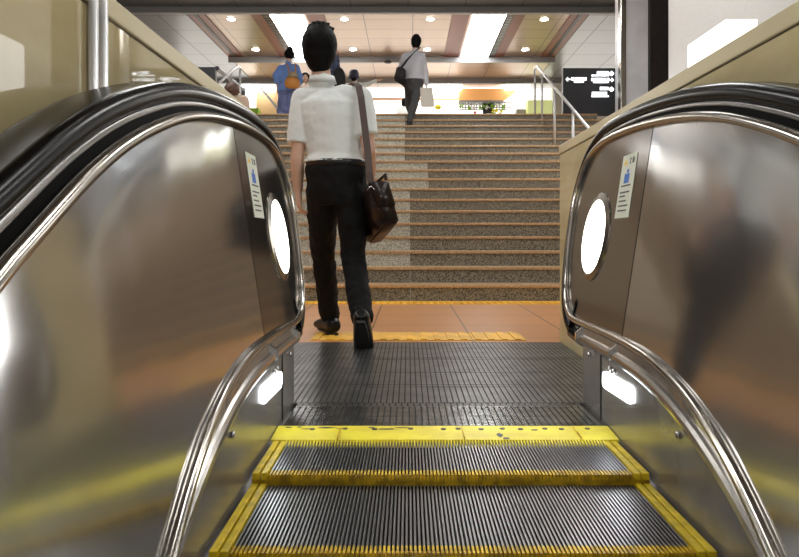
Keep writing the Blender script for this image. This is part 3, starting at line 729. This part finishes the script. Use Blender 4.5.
        sl = finish('sole', bm, 'sole', so); sl.parent = so; sl.matrix_parent_inverse = so.matrix_basis.inverted()
    # hair
    if not hairless:
        bm = bmesh.new()
        s0 = s; s = s*hs
        if hairstyle == 'short':
            ball(bm, hc+hu*.026*s-hf*.014*s, (.090*s,.104*s,.104*s), rot=HR)
            ball(bm, hc-hu*.018*s-hf*.030*s, (.084*s,.074*s,.085*s), rot=HR)
            ball(bm, hc-hu*.062*s-hf*.032*s, (.064*s,.056*s,.062*s), rot=HR)
            for k in range(60):
                q = random.uniform(0, 2*math.pi); e = random.uniform(.75, 1.5)
                d = hr*math.cos(q)*math.cos(e)-hf*abs(math.sin(q))*math.cos(e)*.9+hu*math.sin(e)
                p = hc+hu*.034*s-hf*.014*s+d.normalized()*.089*s
                tube(bm, [p, p+(d*.010+hr*random.uniform(-.012,.012)+hu*random.uniform(-.004,.012))*s], [.012*s,.004*s], 6)
        elif hairstyle == 'bun':
            ball(bm, hc+hu*.035*s-hf*.02*s, (.084*s,.092*s,.085*s), rot=HR); ball(bm, hc+hu*.09*s-hf*.06*s, .055*s)
        elif hairstyle == 'long':
            ball(bm, hc+hu*.035*s-hf*.014*s, (.090*s,.094*s,.090*s), rot=HR)
            ball(bm, hc-hu*.06*s-hf*.045*s, (.092*s,.055*s,.13*s), rot=HR)
            for k in (-1, 1): limb(bm, [hc+hr*k*.075*s+hu*.03*s+hf*.01*s, hc+hr*k*.088*s-hu*.06*s+hf*.01*s, hc+hr*k*.082*s-hu*.14*s], [.028*s,.030*s,.022*s])
            limb(bm, [hc+hr*-.06*s+hu*.06*s+hf*.06*s, hc+hu*.075*s+hf*.078*s, hc+hr*.06*s+hu*.06*s+hf*.06*s], [.022*s]*3)
        elif hairstyle == 'curly':
            ball(bm, hc+hu*.025*s-hf*.02*s, (.092*s,.10*s,.10*s), rot=HR)
            for k in range(90):
                d = V((random.gauss(0,1), random.gauss(0,1), random.gauss(.3,1))).normalized()
                if d.dot(hf) > .35: continue
                ball(bm, hc+hu*.01*s-hf*.02*s+d*.093*s, .020*s, sub=1)
        s = s0
        o = finish('hair', bm, hair, root); remesh(o, vox*.7, 1 if hairstyle in ('curly',) else 2, .004, .03)
    # face
    fo = [c for c in root.children if c.name.startswith('body')]
    for k in (-1, 1):
        bm = bmesh.new(); ball(bm, hc+hr*k*.031*s+hu*.006*s+hf*.083*s, (.014*s,.008*s,.008*s), sub=2, rot=HR); finish('eye', bm, 'hairblack', root, True)
    bm = bmesh.new(); ball(bm, hc-hu*.055*s+hf*.083*s, (.022*s,.008*s,.007*s), sub=2, rot=HR); finish('mouth', bm, 'lips', root, True)
    return root, rt, fwt

FWD = V((0,1,0))
# ---- man in the foreground, mid-stride, back to us
J = dict(head=W(319.5,50.5,3.93), neck=W(322,80,3.92), shL=W(302.5,99,3.93), shR=W(361,98.5,3.85), pel=W(336,174,3.86),
         hipL=W(322,190,3.88), hipR=W(352,190,3.84), knL=W(323,256,4.12), knR=W(353,254,3.90), anL=W(330,317.5,4.24), anR=W(362.5,320,3.70),
         elL=W(297,160,3.88), wrL=W(298.5,191,3.92), elR=W(369,150,3.78), wrR=W(371,176,3.98),
         toeL=V((-.45,.88,0)), toeR=V((.03,.62,-.78)), upR=V((0,.78,.62)),
         hdL=V((.03,.12,-1)), pnL=V((.9,.3,0)), thL=V((.1,1,0)), hdR=V((.05,.2,-1)), pnR=V((-.9,.2,0)), thR=V((.1,1,0)), curl=.4)
man, mrt, mfw = person('man in white short sleeved shirt and black trousers walking towards the stairs with shoulder bag', J, V((.05,1,0)), vox=.0075, belt=True, W0=1.0, s=1.0, fold=.014, headf=V((-.10,1,-.02)), hs=1.12)
# shirt collar
bm = bmesh.new(); c = W(322,80.5,3.90); N = 32
R = [[bm.verts.new(c+V((a*math.cos(2*math.pi*k/N), b*math.sin(2*math.pi*k/N)+.005, z*.85+.008*math.sin(2*math.pi*k/N)))) for k in range(N)] for a, b, z in ((.082,.080,-.02),(.068,.068,.030),(.064,.064,.032),(.066,.066,.0))]
for i in range(4):
    for k in range(N): bm.faces.new([R[i][k], R[i][(k+1)%N], R[(i+1)%4][(k+1)%N], R[(i+1)%4][k]])
finish('collar', bm, 'shirt', man, True)
# shoulder bag
t = thing('shoulder_bag', 'dark brown leather shoulder bag hanging at the right hip of the man in white shirt', 'bag', W(382,225,3.75))
A0, B0, C0, D1 = W(368,181,3.62), W(388,180,3.62), W(400,222,3.62), W(384,225,3.62)
u = V((-.10,.30,-.105))
bm = bmesh.new(); hexa(bm, [A0, B0, C0, D1, A0+u, B0+u, C0+u, D1+u]); bmesh.ops.bevel(bm, geom=bm.edges[:], offset=.012, segments=3, affect='EDGES')
bmesh.ops.recalc_face_normals(bm, faces=bm.faces)
for f in bm.faces:
    if f.normal.z < -.5: f.material_index = 1
finish('bag_body', bm, ['bag','bagbrown'], t, True)
bm = bmesh.new(); e = V((0,-.014,0)); 
hexa(bm, [A0.lerp(D1,.04)+e, B0.lerp(C0,.04)+e, B0.lerp(C0,.62)+e+V((.004,0,0)), A0.lerp(D1,.62)+e, A0.lerp(D1,.04), B0.lerp(C0,.04), B0.lerp(C0,.62), A0.lerp(D1,.62)])
bmesh.ops.bevel(bm, geom=bm.edges[:], offset=.004, segments=2, affect='EDGES'); finish('end_pocket', bm, 'bag', t, True)
bm = bmesh.new(); tube(bm, [B0+V((-.01,.01,0)), B0+V((-.012,.01,.028)), B0+u*.5+V((-.02,0,.045)), B0+u+V((-.01,-.01,0))], .009, 8); finish('carry_handle', bm, 'bag', t, True)
S = [W(343,92,4.02), W(350,85.5,3.95), W(355,83.0,3.90), W(358.5,86,3.79), W(361,97,3.72), W(364.5,125,3.69), W(367.5,150,3.66), W(369.5,172,3.63), W(371,184,3.63)]
def ribbon(bm, pts, w, th, wv):
    prev = None
    for i, p in enumerate(pts):
        tt = (pts[min(i+1,len(pts)-1)]-pts[max(i-1,0)]).normalized(); a = (wv-tt*wv.dot(tt)).normalized(); n = a.cross(tt)
        r = [bm.verts.new(p+a*w/2+n*th/2), bm.verts.new(p-a*w/2+n*th/2), bm.verts.new(p-a*w/2-n*th/2), bm.verts.new(p+a*w/2-n*th/2)]
        if prev:
            for k in range(4): bm.faces.new([prev[k], prev[(k+1)%4], r[(k+1)%4], r[k]])
        else: bm.faces.new(r)
        prev = r
    bm.faces.new(prev[::-1])
bm = bmesh.new(); ribbon(bm, S, .036, .005, V((1,.1,0))); finish('strap', bm, 'strap', t)
bm = bmesh.new(); tube(bm, [W(367,190,3.60), W(371,186,3.60), W(375,190,3.60)], .004, 6); finish('strap_ring', bm, 'buckle', t, True)

# ---- people upstairs
def stand(x, y, z, h, fw, lean=0, arms=None, step=0, width=1.):
    k = h/1.72; fw = fw.normalized(); r = fw.cross(V((0,0,1))).normalized()
    def P(a, f, zz): return V((x,y,z))+r*a*k*width+fw*f*k+V((0,0,zz*k))
    J = dict(head=P(0,.03+lean,1.60), neck=P(0,.0+lean,1.47), shL=P(-.175,lean,1.39), shR=P(.175,lean,1.39), pel=P(0,0,.94), hipL=P(-.085,0,.88), hipR=P(.085,0,.88),
             knL=P(-.09,.02+step*.5,.48), knR=P(.09,.02-step*.1,.48), anL=P(-.09,step,.09), anR=P(.09,-step,.09),
             elL=P(-.24,-.02,1.10), wrL=P(-.25,.06,.85), elR=P(.24,-.02,1.10), wrR=P(.25,.06,.85), toeL=fw.copy(), toeR=fw.copy(),
             pnL=r.copy(), pnR=-r, thL=fw.copy(), thR=fw.copy())
    return J, P, k
# man with bag and paper bag, climbing the last steps
x = W(414,0,11.9).x; J, P, k = stand(x, 11.85, 16*RI, 1.70, FWD, step=.13)
J['anL'] = V((W(413,0,11.85).x, 12.14, 17*RI+.09)); J['knL'] = V((W(410.5,0,11.9).x, 12.10, 17*RI+.47)); J['anR'] = V((W(409,0,11.7).x, 11.70, 16*RI+.10)); J['knR'] = V((W(412,0,11.7).x, 11.88, 16*RI+.50))
J['anL'].x, J['anR'].x = W(413,0,12).x, W(409.5,0,11.7).x
J['elR'] = W(425.5,73,11.9); J['wrR'] = W(426.5,85,11.85); J['elL'] = W(401,66,12.0); J['wrL'] = W(402,80,12.15)
J['head'] = W(416.5,42.5,11.95); J['neck'] = W(415.5,51,11.92); J['shL'] = W(405,57,11.92); J['shR'] = W(422,56,11.9); J['pel'] = W(413.5,84,11.9); J['hipL'] = W(410,88,11.9); J['hipR'] = W(417,88,11.9)
J['knR'] = W(414.5,103,11.8); J['knL'] = W(409,104,12.05)
person('man in pale grey shirt and dark trousers near the stair top with a paper bag', J, FWD, vox=.012, top='greyshirt', bottom='greycloth', sleeve='long', fold=.01, headf=V((.35,1,0)))
t = thing('messenger_bag', 'black cross body bag on the back of the man with the paper bag', 'bag', W(399,84,11.7))
bm = bmesh.new(); hexa(bm, [W(397,66,11.68),W(406,69,11.66),W(405,87,11.66),W(393.5,80,11.68),W(397,66,11.78),W(406,69,11.76),W(405,87,11.76),W(393.5,80,11.78)]); bmesh.ops.bevel(bm, geom=bm.edges[:], offset=.02, segments=2, affect='EDGES'); finish('bag_body', bm, 'blackcloth', t, True)
bm = bmesh.new(); ribbon(bm, [W(401,68,11.68), W(407,60,11.70), W(413,53.5,11.73), W(418,48.8,11.78), W(420,48,11.9)], .045, .012, V((.6,0,.6))); finish('strap', bm, 'blackcloth', t)
t = thing('paper_bag', 'off-white paper carrier bag held in the right hand of the man near the stair top', 'bag', W(427,108,11.85))
bm = bmesh.new(); hexa(bm, [W(420,87.5,11.78),W(432.5,87.5,11.78),W(434.5,107,11.78),W(421,107,11.78),W(420,87.5,11.95),W(432.5,87.5,11.95),W(434.5,107,11.95),W(421,107,11.95)]); bmesh.ops.bevel(bm, geom=bm.edges[:], offset=.006, segments=2, affect='EDGES'); finish('bag_body', bm, 'papers', t)
bm = bmesh.new(); tube(bm, [W(424,88,11.8), W(426,84.5,11.82), W(428.5,84.5,11.82), W(430,88,11.8)], .006, 6); finish('handle', bm, 'papers', t, True)

# woman in blue
J, P, k = stand(W(287.5,0,13.8).x, 13.8, ZU, 1.60, FWD, width=.95)
J['head'] = W(289.2,56.5,13.82); J['neck'] = W(288.3,63,13.8); J['elL'] = W(277.5,76,13.75); J['wrL'] = W(277.5,88,13.8); J['shL'] = W(281,68,13.8); J['shR'] = W(296,67.5,13.8)
J['pel'] = W(287,86,13.8)
person('woman in blue blouse and wide blue trousers standing at the left of the stair top', J, FWD, vox=.013, top='bluedress', bottom='bluetrouser', sleeve='wide', skirt=True, hairstyle='bun', tuck=False, headf=V((-.35,1,0)), s=.98, hs=1.25, fold=.02)
t = thing('tan_backpack', 'tan leather and canvas bag on the back of the woman in blue', 'bag', W(292,88,13.6))
bm = bmesh.new(); ball(bm, W(292.2,83.2,13.55), (.15,.08,.145)); 
for v in bm.verts:
    if v.co.z < W(0,87.5,13.55).z: v.co.z = W(0,87.5,13.55).z+(v.co.z-W(0,87.5,13.55).z)*.4
finish('leather_base', bm, 'tan', t, True)
bm = bmesh.new(); hexa(bm, [W(286.5,78,13.48),W(298.5,78,13.48),W(296,71.5,13.5),W(289.5,71.5,13.5),W(286.5,78,13.64),W(298.5,78,13.64),W(296,71.5,13.6),W(289.5,71.5,13.6)]); bmesh.ops.bevel(bm, geom=bm.edges[:], offset=.02, segments=2, affect='EDGES'); finish('canvas_top', bm, 'tancanvas', t, True)
for a, b in ((286.5,289.5),(295.5,295.5)):
    bm = bmesh.new(); ribbon(bm, [W(a,63.5,13.70), W((a+b)/2,67,13.62), W(b,73,13.55)], .022, .008, V((1,0,0))); finish('strap', bm, 'tan', t)

# woman facing us behind him, only head shows
J, P, k = stand(W(305.5,0,15.8).x, 15.8, ZU, 1.60, V((.1,-1,0)))
person('dark haired woman with fringe facing us behind the foreground man', J, V((.1,-1,0)), vox=.014, top='beigetop', sleeve='short', hairstyle='long', s=.95)
# pointing person with hat
J, P, k = stand(W(355,0,14.6).x, 14.6, ZU, 1.43, FWD)
J['head'] = W(354,76.5,14.6); J['neck'] = W(355,83,14.6); J['shL'] = W(349,86,14.6); J['shR'] = W(362,85.5,14.6); J['elR'] = W(369.5,84,14.5); J['wrR'] = W(377,80.3,14.4); J['hdR'] = V((1,0,.25)); J['pnR'] = V((0,0,-1)); J['thR'] = V((0,1,0)); J['curl'] = .12
pp, _, _ = person('person in navy hat and white top pointing right with outstretched arm', J, FWD, vox=.013, top='shirt', sleeve='long', hairstyle='short', s=.9)
t = thing('sun_hat', 'dark navy cloth hat on the head of the pointing person', 'hat', W(354,74,14.6))
bm = bmesh.new(); c = W(354,77.6,14.6); ring_loft(bm, [(c+V((0,0,-.02)), V((.125,0,0)), V((0,.125,0))), (c+V((0,0,.02)), V((.108,0,0)), V((0,.11,0))), (c+V((0,0,.10)), V((.100,0,0)), V((0,.10,0))), (c+V((0,0,.155)), V((.075,0,0)), V((0,.075,0)))], 20); finish('crown', bm, 'cap', t, True)
# person with backpack, half hidden
J, P, k = stand(W(328,0,13.4).x, 13.4, ZU, 1.60, V((.3,1,0)))
person('person in blue plaid shirt with black backpack, half hidden behind the foreground man', J, V((.3,1,0)), vox=.014, top='plaid', bottom='greycloth', sleeve='long', s=1)
bm = bmesh.new(); c = W(339,80,13.15); ball(bm, c, (.13,.10,.24)); tag(finish('backpack', bm, 'blackcloth', None, True), 'black backpack worn by the person in blue plaid', 'backpack')
# far man, only head and shoulders
J, P, k = stand(W(404.5,0,18.6).x, 18.6, ZU, 1.56, V((.5,1,0)))
person('dark haired man in white shirt far off, beside the legs of the climbing man', J, V((.5,1,0)), vox=.015, top='shirt', sleeve='short', s=1)
# brown haired woman on the stairs at left
i = 6; J, P, k = stand(W(233.5,0,8.6).x, 8.62, (i+1)*RI, 1.50, V((.5,1,0)))
J['head'] = W(233,92,8.6); 
person('woman with curly brown hair and beige top on the stairs by the left handrail', J, V((.5,1,0)), vox=.011, top='beigetop', bottom='greycloth', sleeve='short', hairstyle='curly', hair='hairbrown', s=.95)

# ================================================================= WORLD, CAMERA
w = bpy.data.worlds.new('world'); bpy.context.scene.world = w; w.use_nodes = True
w.node_tree.nodes['Background'].inputs[0].default_value = (.55,.52,.50,1); w.node_tree.nodes['Background'].inputs[1].default_value = .8
cam = bpy.data.cameras.new('camera'); co = bpy.data.objects.new('camera', cam); C.objects.link(co)
co.location = (0,0,CZ); co.rotation_euler = (math.radians(90),0,0)
cam.sensor_width = 36; cam.sensor_fit = 'HORIZONTAL'; cam.lens = F*36/799
cam.shift_x = -(CX-399.5)/799; cam.shift_y = -(278.5-CY)/799; cam.clip_start = .02
bpy.context.scene.camera = co
vs = bpy.context.scene.view_settings; vs.view_transform = 'Standard'; vs.look = 'None'; vs.gamma = 1; vs.exposure = 0.3; vs.use_curve_mapping = False
